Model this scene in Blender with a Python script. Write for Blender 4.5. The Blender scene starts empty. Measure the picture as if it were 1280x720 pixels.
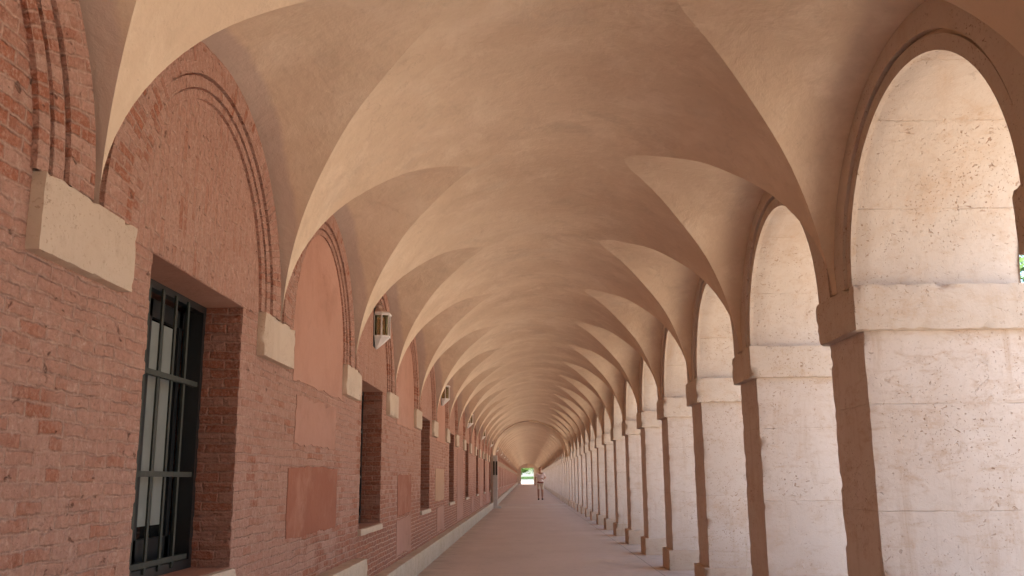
import bpy, math, random
from mathutils import Vector, Matrix, noise
from math import sin, cos, pi, sqrt
random.seed(7)
K = 0.75                     # survey units -> metres
C = bpy.context.scene.collection

# ---------------------------------------------------------------- survey numbers (in units of K metres)
S = 3.306; Z0 = 4.0355; DL = 0.0522
XL, XR, XO = -2.07, 2.585, 3.865      # brick wall face, inner and outer faces of the arcade
K0, K1 = -7, 59                      # first and last pier
ZIB, ZIT = 2.692, 3.046
LEFT_Y = Z0 + DL
Y_START = Z0 + S*K0; Y_END = Z0 + S*K1

# ---------------------------------------------------------------- mesh helpers
class MB:
    def __init__(s): s.v=[]; s.f=[]; s.uv=[]; s.m=[]; s.sm=[]
    def face(s, pts, uvs=None, m=0, smooth=False):
        i=len(s.v); s.v+= [tuple(p) for p in pts]; s.f.append(tuple(range(i,i+len(pts))))
        s.uv.append(uvs or [(p[1],p[2]) for p in pts]); s.m.append(m); s.sm.append(smooth)
    def box(s, x0,x1,y0,y1,z0,z1, m=0):
        P=lambda x,y,z:(x,y,z)
        s.face([P(x0,y0,z0),P(x0,y0,z1),P(x0,y1,z1),P(x0,y1,z0)],[(y0,z0),(y0,z1),(y1,z1),(y1,z0)],m)
        s.face([P(x1,y0,z0),P(x1,y1,z0),P(x1,y1,z1),P(x1,y0,z1)],[(y0,z0),(y1,z0),(y1,z1),(y0,z1)],m)
        s.face([P(x0,y0,z0),P(x1,y0,z0),P(x1,y0,z1),P(x0,y0,z1)],[(x0,z0),(x1,z0),(x1,z1),(x0,z1)],m)
        s.face([P(x0,y1,z0),P(x0,y1,z1),P(x1,y1,z1),P(x1,y1,z0)],[(x0,z0),(x0,z1),(x1,z1),(x1,z0)],m)
        s.face([P(x0,y0,z1),P(x1,y0,z1),P(x1,y1,z1),P(x0,y1,z1)],[(x0,y0),(x1,y0),(x1,y1),(x0,y1)],m)
        s.face([P(x0,y0,z0),P(x0,y1,z0),P(x1,y1,z0),P(x1,y0,z0)],[(x0,y0),(x0,y1),(x1,y1),(x1,y0)],m)
    def grid(s, fn, nu, nv, uvfn=None, m=0, smooth=True, wrap=False):
        # shared vertices -> smooth patch; fn(i,j) -> point
        base=len(s.v)
        for i in range(nu+1):
            for j in range(nv+1): s.v.append(tuple(fn(i,j)))
        for i in range(nu):
            for j in range(nv):
                q=[(i,j),(i+1,j),(i+1,j+1),(i,j+1)]
                ids=[base+a*(nv+1)+b for a,b in q]
                P=[s.v[k] for k in ids]
                s.f.append(tuple(ids)); s.m.append(m); s.sm.append(smooth)
                s.uv.append([uvfn(a,b) for a,b in q] if uvfn else [(p[1],p[2]) for p in P])
    def tube(s, pts, rad, n=8, m=0, cap=True):
        pts=[Vector(p) for p in pts]; base=len(s.v); 
        if not isinstance(rad,(list,tuple)): rad=[rad]*len(pts)
        for i,p in enumerate(pts):
            d=(pts[min(i+1,len(pts)-1)]-pts[max(i-1,0)]).normalized()
            a=d.orthogonal().normalized() if abs(d.z)<.9 else Vector((1,0,0)); a=(a-d*a.dot(d)).normalized(); b=d.cross(a)
            for k in range(n):
                t=2*pi*k/n; s.v.append(tuple(p+(a*cos(t)+b*sin(t))*rad[i]))
        for i in range(len(pts)-1):
            for k in range(n):
                ids=(base+i*n+k, base+i*n+(k+1)%n, base+(i+1)*n+(k+1)%n, base+(i+1)*n+k)
                s.f.append(ids); s.uv.append([(0,0)]*4); s.m.append(m); s.sm.append(True)
        if cap:
            for i in (0,len(pts)-1):
                ids=tuple(base+i*n+k for k in range(n)); s.f.append(ids); s.uv.append([(0,0)]*n); s.m.append(m); s.sm.append(False)
    def data(s, name, mats, k=K, weld=False):
        me=bpy.data.meshes.new(name)
        me.from_pydata([(x*k,y*k,z*k) for x,y,z in s.v],[],s.f)
        uvl=me.uv_layers.new(name='uv')
        li=0
        for fu in s.uv:
            for u in fu: uvl.data[li].uv=(u[0]*k,u[1]*k); li+=1
        for mt in mats: me.materials.append(mt)
        me.polygons.foreach_set('material_index', s.m); me.polygons.foreach_set('use_smooth', s.sm)
        me.update(); me.validate()
        return me

def link(name, me, parent=None, loc=(0,0,0), k=K):
    o=bpy.data.objects.new(name, me); C.objects.link(o); o.location=(loc[0]*k,loc[1]*k,loc[2]*k)
    if parent: o.parent=parent
    return o
def thing(name, label, cat, loc=(0,0,0), group=None, k=K):
    o=link(name,None,None,loc,k); o['label']=label; o['category']=cat
    if group: o['group']=group
    o.empty_display_size=.2
    return o
def tag(o,label,cat,group=None):
    o['label']=label; o['category']=cat
    if group: o['group']=group
    return o

# ---------------------------------------------------------------- materials
def new_mat(name, rough=.9, spec=.25):
    m=bpy.data.materials.new(name); m.use_nodes=True; nt=m.node_tree
    b=nt.nodes['Principled BSDF']; b.inputs['Roughness'].default_value=rough; b.inputs['Specular IOR Level'].default_value=spec
    return m,nt,b
class N:
    def __init__(s,nt): s.nt=nt
    def n(s,t,**kw):
        nd=s.nt.nodes.new(t)
        for k,v in kw.items(): setattr(nd,k,v)
        return nd
    def put(s,nd,i,v):
        if isinstance(v,bpy.types.NodeSocket): s.nt.links.new(v,nd.inputs[i])
        else: nd.inputs[i].default_value=v
    def pos(s): return s.n('ShaderNodeNewGeometry').outputs['Position']
    def uv(s): return s.n('ShaderNodeTexCoord').outputs['UV']
    def obj(s): return s.n('ShaderNodeTexCoord').outputs['Object']
    def noise(s,vec,scale,detail=4,rough=.55,dist=0,color=False):
        nd=s.n('ShaderNodeTexNoise'); s.put(nd,'Vector',vec); s.put(nd,'Scale',scale); s.put(nd,'Detail',detail); s.put(nd,'Roughness',rough); s.put(nd,'Distortion',dist)
        return nd.outputs['Color' if color else 'Fac']
    def math(s,op,a,b=0.0,c=None,clamp=False):
        nd=s.n('ShaderNodeMath',operation=op); nd.use_clamp=clamp; s.put(nd,0,a); s.put(nd,1,b)
        if c is not None: s.put(nd,2,c)
        return nd.outputs[0]
    def vmath(s,op,a,b=(0,0,0),scale=None):
        nd=s.n('ShaderNodeVectorMath',operation=op); s.put(nd,0,a)
        if scale is not None: s.put(nd,'Scale',scale)
        else: s.put(nd,1,b)
        return nd.outputs[0]
    def ramp(s,f,lo,hi,a=0.0,b=1.0):
        nd=s.n('ShaderNodeMapRange'); nd.clamp=True; s.put(nd,0,f); s.put(nd,1,lo); s.put(nd,2,hi); s.put(nd,3,a); s.put(nd,4,b); return nd.outputs[0]
    def mix(s,f,a,b,blend='MIX'):
        nd=s.n('ShaderNodeMix',data_type='RGBA',blend_type=blend); s.put(nd,0,f)
        for i,v in ((6,a),(7,b)):
            s.put(nd,i,v if isinstance(v,bpy.types.NodeSocket) else (*v,1) if len(v)==3 else v)
        return nd.outputs[2]
    def scale(s,vec,v): 
        nd=s.n('ShaderNodeMapping'); s.put(nd,'Vector',vec); nd.inputs['Scale'].default_value=v; return nd.outputs[0]
    def sep(s,vec):
        nd=s.n('ShaderNodeSeparateXYZ'); s.put(nd,0,vec); return nd.outputs
    def bump(s,h,strength,dist,b,normal=None):
        nd=s.n('ShaderNodeBump'); s.put(nd,'Height',h); nd.inputs['Strength'].default_value=strength; nd.inputs['Distance'].default_value=dist
        if normal: s.put(nd,'Normal',normal)
        s.nt.links.new(nd.outputs[0],b.inputs['Normal']); return nd.outputs[0]

WASH=(.47,.235,.165); RAW=(.36,.10,.05)
def brick_mat(name, bw=.165, rh=.05, wash=.60, red=.0, rot=False, jitter=.013, tone=1.0, wall=False):
    m,nt,b=new_mat(name); n=N(nt)
    uv=n.uv(); p=n.pos()
    d=n.vmath('SUBTRACT', n.noise(p,5,2,color=True),(.5,.5,.5)); d=n.vmath('SCALE',d,scale=jitter*2.2)
    d2=n.vmath('SUBTRACT', n.noise(p,26,3,color=True),(.5,.5,.5)); d2=n.vmath('SCALE',d2,scale=jitter*1.3)
    v=n.vmath('ADD', n.vmath('ADD',uv,d), d2)
    if rot:
        mp=n.n('ShaderNodeMapping'); n.put(mp,'Vector',v); mp.inputs['Rotation'].default_value=(0,0,pi/2); v=mp.outputs[0]
    br=n.n('ShaderNodeTexBrick'); n.put(br,'Vector',v); br.offset=.5
    for k_,x in (('Scale',1),('Mortar Size',.009),('Mortar Smooth',1.0),('Bias',0),('Brick Width',bw),('Row Height',rh)): br.inputs[k_].default_value=x
    br.inputs['Color1'].default_value=(0,0,0,1); br.inputs['Color2'].default_value=(1,1,1,1); br.inputs['Mortar'].default_value=(.5,.5,.5,1)
    rnd=n.sep(br.outputs['Color'])[0]; mortar=br.outputs['Fac']
    big=n.noise(p,.9,4,.6); med=n.noise(p,3.1,4,.65); fine=n.noise(p,55,4,.7); grit=n.noise(p,190,3,.7); lump=n.noise(p,24,5,.68)
    worn=n.math('ADD', n.math('MULTIPLY',big,.55), n.math('ADD', n.math('MULTIPLY',med,.35), n.math('MULTIPLY',rnd,.22)))
    if wall:      # the wash has weathered off the lower courses farther along the wall
        s_=n.sep(p); low=n.math('MULTIPLY',n.ramp(s_[2],.55,1.5,1,0),n.ramp(s_[1],6.5,9.5))
        worn=n.math('ADD',worn,n.math('MULTIPLY',low,.27))
    wf=n.ramp(worn, wash, wash+.12)
    wf=n.math('MULTIPLY', wf, n.ramp(fine,.3,.55)); wf=n.math('MULTIPLY',wf,n.ramp(mortar,.2,.9,1,.15))
    base=n.mix(n.ramp(big,.3,.7), tuple(c*1.10*tone for c in (.53,.285,.215)), tuple(c*1.14*tone for c in (.55,.325,.25)))
    base=n.mix(n.ramp(rnd,.0,1,.0,.35), base, tuple(c*tone for c in (.53,.25,.175)))
    base=n.mix(n.ramp(lump,.5,.75,0,.5), base, tuple(c*tone for c in (.70,.47,.375)))
    base=n.mix(n.ramp(n.noise(p,9,5,.75),.55,.75,0,.45), base, tuple(c*tone for c in (.40,.185,.12)))
    raw=n.mix(rnd, (.27,.08,.045),(.48,.16,.085))
    col=n.mix(wf, base, raw)
    mc=n.mix(n.ramp(med,.35,.65), tuple(c*tone for c in (.74,.51,.41)), tuple(c*tone for c in (.62,.38,.29)))
    mv=n.ramp(med,.3,.7,.35,.8)
    if wall: mc=n.mix(low,mc,(.78,.55,.43))
    if wall: mv=n.math('MAXIMUM',mv,n.math('MULTIPLY',low,1.0))
    col=n.mix(n.math('MULTIPLY',mortar,mv), col, mc)
    col=n.mix(n.ramp(fine,.42,.68,0,.42), col, tuple(c*tone for c in (.38,.18,.12)))
    col=n.mix(n.ramp(n.noise(n.scale(p,(1,.55,1.5)),38,4,.75),.58,.70,0,.6), col, tuple(c*tone for c in (.31,.135,.085)))
    col=n.mix(n.ramp(n.noise(n.vmath('ADD',p,(4,4,4)),30,4,.75),.57,.70,0,.55), col, tuple(c*tone for c in (.76,.54,.44)))
    pit=n.ramp(n.noise(n.scale(p,(1,1,1.6)),15,3,.6,.4), .665,.72)
    col=n.mix(n.math('MULTIPLY',pit,.55), col, (.16,.07,.045))
    if red: col=n.mix(red, col, (.37,.125,.075))
    nt.links.new(col,b.inputs['Base Color'])
    h=n.math('SUBTRACT', 1.0, mortar)
    h=n.math('MULTIPLY',h, n.ramp(med,.25,.7,.9,.35))
    h=n.math('ADD',h, n.math('MULTIPLY',rnd,.4)); h=n.math('ADD',h,n.math('MULTIPLY',lump,2.2)); h=n.math('ADD',h,n.math('MULTIPLY',fine,.8))
    h=n.math('ADD',h,n.math('MULTIPLY',grit,.3)); h=n.math('SUBTRACT',h,n.math('MULTIPLY',pit,1.8))
    n.bump(h,1.0,.018,b)
    return m
M={}
M['brick']=brick_mat('limewashed_brick',wall=True)
M['brick_vert']=brick_mat('limewashed_soldier_brick',rot=True,wash=.66)
M['brick_ring']=brick_mat('arch_ring_brick',bw=.14,rh=.046,rot=True,wash=.55)
M['brick_joint']=brick_mat('worn_red_joint_brick',bw=.16,rh=.046,rot=True,wash=.5,red=.7,tone=.9)

def plaster_mat(name,c1,c2,c3,bumpk=1.0,stain=.5,scale=1.0,damp=False):
    m,nt,b=new_mat(name); n=N(nt); p=n.pos()
    w=n.vmath('ADD',p,n.vmath('SCALE',n.noise(p,2.0,4,color=True),scale=.25))
    a=n.noise(w,.75*scale,5,.6,0); c=n.noise(w,2.7*scale,7,.70,.25); f=n.noise(p,9*scale,6,.75,.1)
    col=n.mix(n.ramp(a,.35,.65),c1,c2)
    col=n.mix(n.ramp(c,.48,.66,0,stain*.75),col,c3)
    col=n.mix(n.ramp(f,.52,.72,0,stain*.45),col,tuple(x*.86 for x in c1))
    dark=n.ramp(n.noise(n.vmath('ADD',w,(7,3,1)),1.9*scale,7,.74,.3),.55,.68,0,stain*.42)
    col=n.mix(dark,col,tuple(x*.74 for x in c1))
    grey=n.ramp(n.noise(n.vmath('ADD',w,(1,9,4)),1.1*scale,6,.7,.2),.58,.66,0,stain*.3)
    col=n.mix(grey,col,tuple(x*.9 for x in (c1[0]*.92,c1[1],c1[2]*1.12)))
    vc=n.n('ShaderNodeTexVoronoi',feature='DISTANCE_TO_EDGE'); n.put(vc,'Vector',n.vmath('ADD',p,n.vmath('SCALE',n.noise(p,4,6,.7,color=True),scale=.4))); vc.inputs['Scale'].default_value=.55
    crk=n.math('MULTIPLY',n.ramp(vc.outputs['Distance'],.0008,.003,1,0),n.ramp(n.noise(p,.8,2),.54,.58))
    orr=n.n('ShaderNodeObjectInfo').outputs['Random']; col=n.mix(n.ramp(orr,0,1,0,.16),col,tuple(x*.8 for x in c1))
    col=n.mix(n.math('MULTIPLY',crk,.12),col,tuple(x*.6 for x in c1))
    if damp:
        ux=n.sep(n.uv())[0]; ux=n.math('ADD',ux,n.math('MULTIPLY',n.math('SUBTRACT',n.noise(p,3.5,4,.6),.5),.10))
        col=n.mix(n.ramp(ux,.085,.125,.6,0),col,(.50,.37,.325))
    sp=n.ramp(n.noise(p,60,2,.5),.74,.79,0,.5)
    col=n.mix(sp,col,tuple(x*.5 for x in c1))
    nt.links.new(col,b.inputs['Base Color'])
    h=n.math('ADD',n.math('MULTIPLY',a,3.0),n.math('ADD',n.math('MULTIPLY',c,1.5),n.math('MULTIPLY',n.noise(p,14,5,.65),.45))); h=n.math('ADD',h,n.math('MULTIPLY',n.noise(p,90,3,.6),.06)); h=n.math('SUBTRACT',h,n.math('MULTIPLY',crk,.3))
    n.bump(h,.6*bumpk,.016,b)
    return m
M['vault']=plaster_mat('ochre_vault_plaster',(.65,.485,.345),(.74,.575,.42),(.81,.66,.51),stain=.8,damp=True)
M['lunette_plaster']=plaster_mat('salmon_plaster',(.47,.245,.175),(.52,.285,.21),(.41,.20,.14),stain=.8)
M['faded_plaster']=plaster_mat('faded_plaster',(.43,.225,.165),(.48,.26,.195),(.38,.185,.13),stain=.9)
M['red_plaster']=plaster_mat('dark_red_plaster',(.31,.115,.07),(.37,.145,.09),(.48,.24,.17),stain=.9)
M['yellow_plaster']=plaster_mat('ochre_patch_plaster',(.48,.285,.185),(.51,.315,.21),(.44,.24,.165),stain=.4)

def stone_mat(name,c1,c2,stainc,joint=.6,jphase=.0,pit=1.0,joints=True,stain=.7):
    m,nt,b=new_mat(name,.85,.3); n=N(nt); p=n.pos(); uv=n.sep(n.uv())
    a=n.noise(p,1.3,5,.62,.6); f=n.noise(n.scale(p,(1,1,2.5)),7,6,.7,.4); g=n.noise(p,60,4,.7)
    col=n.mix(n.ramp(a,.33,.66),c1,c2)
    col=n.mix(n.ramp(f,.52,.70,0,stain),col,stainc)
    streak=n.ramp(n.noise(n.scale(p,(3.0,3.0,.35)),2.6,5,.7,.3),.54,.70,0,stain*.75)
    col=n.mix(streak,col,tuple(x*.92 for x in stainc))
    dens=n.ramp(n.noise(p,1.9,3),.40,.62,.12,1)
    orr=n.n('ShaderNodeObjectInfo').outputs['Random']; col=n.mix(n.ramp(orr,0,1,0,.28),col,tuple(x*.86 for x in c1)); ft=n.ramp(n.math('ADD',n.sep(p)[2],n.math('MULTIPLY',n.noise(p,2.5,4,.7),.7)),.35,1.05,.5,0); col=n.mix(ft,col,stainc)
    holes=None
    for sc_,th,asp in ((17,.70,1.5),(38,.672,1.2),(85,.645,1.0)):
        q=n.ramp(n.noise(n.vmath('ADD',n.scale(p,(1,1,asp)),(sc_,0,0)),sc_,2,.5,.6),th,th+.04)
        q=n.math('MULTIPLY',q,dens); holes=q if holes is None else n.math('MAXIMUM',holes,q)
    holes=n.math('MULTIPLY',holes,min(1,pit))
    blk=n.n('ShaderNodeTexWhiteNoise',noise_dimensions='2D'); cb=n.n('ShaderNodeCombineXYZ'); n.put(cb,0,n.math('FLOOR',n.math('DIVIDE',n.math('ADD',uv[1],jphase),joint))); n.put(cb,1,orr); n.put(blk,'Vector',cb.outputs[0])
    bt=blk.outputs['Value']; col=n.mix(n.ramp(bt,.35,1,0,.42),col,tuple(a_*.82+b_*.12 for a_,b_ in zip(c1,stainc)))
    big2=n.ramp(n.noise(n.vmath('ADD',p,(3,5,2)),1.7,6,.7,.6),.53,.66,0,.5); col=n.mix(n.math('MULTIPLY',big2,n.ramp(orr,0,1,.3,1)),col,stainc)
    blot=n.math('MULTIPLY',n.ramp(n.noise(p,11,6,.75,.3),.54,.70,0,.6),n.ramp(dens,0,1,.2,1))
    col=n.mix(blot,col,tuple(x*.88 for x in stainc))
    col=n.mix(n.math('MULTIPLY',holes,.7),col,(.27,.15,.085))
    vc=n.n('ShaderNodeTexVoronoi',feature='DISTANCE_TO_EDGE'); n.put(vc,'Vector',n.vmath('ADD',p,n.vmath('SCALE',n.noise(p,5,6,.7,color=True),scale=.30))); vc.inputs['Scale'].default_value=1.3
    crack=n.math('MULTIPLY',n.ramp(vc.outputs['Distance'],.001,.004,1,0),n.ramp(n.noise(p,1.6,2),.60,.64))
    col=n.mix(n.math('MULTIPLY',crack,.5),col,(.32,.20,.13))
    h=n.math('ADD',n.math('MULTIPLY',n.noise(p,18,5,.7),1.0),n.math('MULTIPLY',g,.35))
    h=n.math('SUBTRACT',h,n.math('MULTIPLY',holes,1.6)); h=n.math('SUBTRACT',h,crack)
    if joints:
        wob=n.math('MULTIPLY',n.math('SUBTRACT',n.noise(p,6,3),.5),.012)
        v=n.math('ADD',n.math('ADD',uv[1],wob),jphase)
        fr=n.math('FRACT',n.math('DIVIDE',v,joint)); dd=n.math('MULTIPLY',n.math('MINIMUM',fr,n.math('SUBTRACT',1.0,fr)),joint)
        j=n.ramp(dd,.0015,.005,1,0); j=n.math('MULTIPLY',j,n.ramp(n.noise(p,4,4,.7),.40,.6,.05,1))
        col=n.mix(n.math('MULTIPLY',j,.28),col,(.36,.24,.16)); h=n.math('SUBTRACT',h,n.math('MULTIPLY',j,1.5))
        jj=n.math('MULTIPLY',n.ramp(dd,.0,.05,1,0),n.ramp(n.noise(p,9,4,.7),.5,.66,0,.5)); col=n.mix(jj,col,stainc)
    nt.links.new(col,b.inputs['Base Color'])
    n.bump(h,.6,.006,b)
    return m
M['stone']=stone_mat('pitted_white_limestone',(.57,.47,.40),(.63,.54,.475),(.47,.325,.225),joint=.59,jphase=.17)
M['stone_base']=stone_mat('worn_base_limestone',(.54,.415,.32),(.62,.50,.40),(.42,.285,.19),joints=False,stain=.8)
M['stone_impost']=stone_mat('impost_limestone',(.56,.46,.375),(.62,.525,.445),(.48,.31,.185),joints=False,stain=.5)
M['stone_arch']=stone_mat('arch_limestone',(.56,.465,.39),(.62,.535,.465),(.48,.325,.215),joint=.56,jphase=.1,stain=.45)
M['block']=stone_mat('cream_corbel_stone',(.56,.425,.32),(.63,.505,.395),(.46,.32,.23),joints=False,pit=.5,stain=.45)
M['plinth']=stone_mat('plinth_limestone',(.62,.49,.36),(.70,.58,.45),(.40,.29,.20),joints=False,pit=.7,stain=.7)

def simple(name,col,rough=.6,spec=.4,metal=0,var=.12,sc=20,bump=.0):
    m,nt,b=new_mat(name,rough,spec); n=N(nt); p=n.obj()
    f=n.noise(p,sc,5,.65)
    c=n.mix(n.ramp(f,.3,.7),tuple(x*(1-var) for x in col),tuple(min(1,x*(1+var)) for x in col)); nt.links.new(c,b.inputs['Base Color'])
    b.inputs['Metallic'].default_value=metal
    if bump: n.bump(f,bump,.004,b)
    return m
M['iron']=simple('dark_green_iron',(.030,.034,.026),.55,.4,.0,.3,30,.4)
M['frame']=simple('black_window_frame',(.018,.018,.018),.4,.4)
M['panel_grey']=simple('grey_window_panel',(.24,.245,.22),.6,.3,var=.1,sc=6)
M['lamp_white']=simple('white_lantern_paint',(.80,.76,.73),.5,.4,var=.08,sc=12)
M['lamp_cap']=simple('pinkish_lantern_cap',(.50,.33,.26),.55,.4,var=.15)
M['bulb']=simple('candle_bulb',(.75,.62,.40),.3,.5)
M['post_stone']=simple('pale_post_stone',(.55,.50,.46),.8,.3,var=.12,sc=8,bump=.3)
M['black']=simple('black_panel',(.012,.012,.012),.5,.3)
M['skin']=simple('tanned_skin',(.42,.22,.14),.6,.4,var=.08)
M['shirt']=simple('pale_pink_shirt_cloth',(.74,.62,.62),.9,.2,var=.08,sc=14)
M['shorts']=simple('beige_shorts_cloth',(.62,.50,.38),.9,.2,var=.08,sc=14)
M['belt']=simple('red_belt',(.30,.07,.06),.6,.3)
M['hair']=simple('dark_hair',(.03,.02,.015),.7,.3)
M['shoe']=simple('black_shoe',(.015,.013,.012),.6,.3)
M['bark']=simple('tree_bark',(.12,.085,.06),.95,.2,var=.35,sc=9,bump=.8)
M['tile']=simple('roof_tile',(.33,.16,.10),.9,.2,var=.25,sc=6)
M['lit_paving']=simple('pale_lit_paving',(.60,.53,.46),.85,.25,var=.12,sc=4)
def glass_mat():
    m,nt,b=new_mat('dark_window_glass',.06,.6); b.inputs['Base Color'].default_value=(.006,.006,.006,1); return m
M['glass']=glass_mat()
def lamp_glass():
    m,nt,b=new_mat('lantern_glass',.08,.5); b.inputs['Base Color'].default_value=(.62,.60,.45,1); b.inputs['Transmission Weight'].default_value=1.0; b.inputs['IOR'].default_value=1.1; return m
M['lamp_glass']=lamp_glass()
def leaf_mat(name,c1,c2):
    m,nt,b=new_mat(name,.6,.3); n=N(nt)
    rnd=n.n('ShaderNodeNewGeometry').outputs['Random Per Island']
    nt.links.new(n.mix(rnd,c1,c2),b.inputs['Base Color'])
    t=nt.nodes.new('ShaderNodeBsdfTranslucent'); nt.links.new(n.mix(rnd,tuple(x*1.3 for x in c1),tuple(x*1.3 for x in c2)),t.inputs[0])
    mx=nt.nodes.new('ShaderNodeMixShader'); mx.inputs[0].default_value=.35
    nt.links.new(b.outputs[0],mx.inputs[1]); nt.links.new(t.outputs[0],mx.inputs[2]); nt.links.new(mx.outputs[0],nt.nodes['Material Output'].inputs[0])
    return m
M['leaf']=leaf_mat('tree_leaf',(.03,.075,.012),(.085,.15,.03))
M['hedge']=leaf_mat('hedge_leaf',(.03,.07,.02),(.06,.11,.03))

def floor_mat():
    m,nt,b=new_mat('worn_concrete_walk',.75,.35); n=N(nt); p=n.pos()
    a=n.noise(p,.55,5,.6,.5); c=n.noise(n.scale(p,(1,.35,1)),1.6,6,.65,.6); g=n.noise(p,70,4,.75)
    col=n.mix(n.ramp(a,.3,.7),(.53,.42,.335),(.62,.505,.415))
    col=n.mix(n.ramp(c,.48,.72,0,.45),col,(.66,.54,.45))
    col=n.mix(n.ramp(n.noise(p,4,6,.75,1.5),.56,.7,0,.45),col,(.31,.24,.19))
    col=n.mix(n.ramp(g,.45,.75,0,.35),col,(.66,.55,.46))
    col=n.mix(n.ramp(n.noise(p,30,2),.72,.76,0,.6),col,(.14,.095,.07))
    s=n.sep(p)
    edge=n.math('MAXIMUM',n.ramp(s[0],-.9,-1.42,0,1),n.ramp(s[0],1.3,1.9,0,.8))
    dirt=n.math('MULTIPLY',edge,n.ramp(n.noise(p,2.2,6,.7,.3),.35,.65,.1,.6)); col=n.mix(dirt,col,(.24,.17,.125))
    track=n.math('MULTIPLY',n.ramp(n.math('ABSOLUTE',n.math('SUBTRACT',s[0],.35)),.2,1.1,.4,0),n.ramp(n.noise(n.scale(p,(1,.15,1)),2.5,5,.65),.4,.65)); col=n.mix(track,col,(.62,.51,.42))
    # sawn joints across the walk and along the arcade
    wob=n.math('MULTIPLY',n.math('SUBTRACT',n.noise(p,3,3),.5),.02)
    y=n.math('ADD',s[1],wob); fr=n.math('FRACT',n.math('DIVIDE',y,2.4795)); dd=n.math('MULTIPLY',n.math('MINIMUM',fr,n.math('SUBTRACT',1.0,fr)),2.4795)
    jx=n.math('ABSOLUTE',n.math('SUBTRACT',n.math('ADD',s[0],wob),1.72))
    j=n.math('MAXIMUM',n.ramp(dd,.003,.007,.6,0),n.ramp(jx,.003,.008,1,0))
    col=n.mix(n.math('MULTIPLY',j,.65),col,(.10,.07,.05))
    nt.links.new(col,b.inputs['Base Color'])
    h=n.math('ADD',n.math('MULTIPLY',g,.4),n.math('ADD',n.noise(p,12,5,.7),n.math('MULTIPLY',j,-1.5)))
    n.bump(h,.4,.005,b)
    nt.links.new(n.ramp(c,.3,.7,.62,.85),b.inputs['Roughness'])
    return m
M['floor']=floor_mat()
def ground_mat():
    m,nt,b=new_mat('pale_sandy_ground',.95,.1); n=N(nt); p=n.pos()
    col=n.mix(n.ramp(n.noise(p,.25,6,.6),.3,.7),(.55,.455,.35),(.64,.545,.43)); col=n.mix(n.ramp(n.noise(p,20,5,.7),.45,.75,0,.5),col,(.42,.33,.24))
    nt.links.new(col,b.inputs['Base Color']); n.bump(n.noise(p,25,5,.7),.5,.01,b); return m
M['ground']=ground_mat()

# ---------------------------------------------------------------- setting
def ramp_z(y): return 0.0 if y<62 else (y-62)*0.0045
mb=MB(); ys=[Y_START-1.0]+[ -10+3*i for i in range(24)]+[62+5*i for i in range(29)]; ys=[y for y in ys if y<Y_END+.5]+[Y_END+.5]
for a,bb in zip(ys,ys[1:]):
    mb.face([(XL-.1,a,ramp_z(a)),(XO+.35,a,ramp_z(a)),(XO+.35,bb,ramp_z(bb)),(XL-.1,bb,ramp_z(bb))],[(0,a),(6,a),(6,bb),(0,bb)])
    mb.face([(XO+.35,a,ramp_z(a)),(XO+.35,a,-.3),(XO+.35,bb,-.3),(XO+.35,bb,ramp_z(bb))])
o=link('walkway',mb.data('walkway',[M['floor']])); o['kind']='structure'
# pale bands: lit floor strip painted in paving colour, and threshold at the rib
mb=MB(); mb.box(XL+.19,XR+.6,59.2,60.6,-.05,.006); mb.box(XL+.19,XR+.6,53.5,54.1,-.05,.005)
o=link('lit_paving_band',mb.data('lit_paving_band',[M['lit_paving']])); o['kind']='structure'
mb=MB(); G=900; zg=-.12
mb.face([(-G,-G,zg),(G,-G,zg),(G,G,zg),(-G,G,zg)]) 
o=link('ground',mb.data('ground',[M['ground']])); o['kind']='structure'
mb=MB(); mb.face([(-60,Y_END+.5,ramp_z(Y_END)-.02),(60,Y_END+.5,ramp_z(Y_END)-.02),(60,Y_END+150,ramp_z(Y_END)-.02),(-60,Y_END+150,ramp_z(Y_END)-.02)])
for x in (-60,60):
    mb.face([(x,Y_END+.5,-.2),(x,Y_END+.5,ramp_z(Y_END)-.02),(x,Y_END+150,ramp_z(Y_END)-.02),(x,Y_END+150,-.2)])
mb.face([(-60,Y_END+.5,-.2),(60,Y_END+.5,-.2),(60,Y_END+.5,ramp_z(Y_END)-.02),(-60,Y_END+.5,ramp_z(Y_END)-.02)])
o=link('terrace',mb.data('terrace',[M['ground']])); o['kind']='structure'

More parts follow.
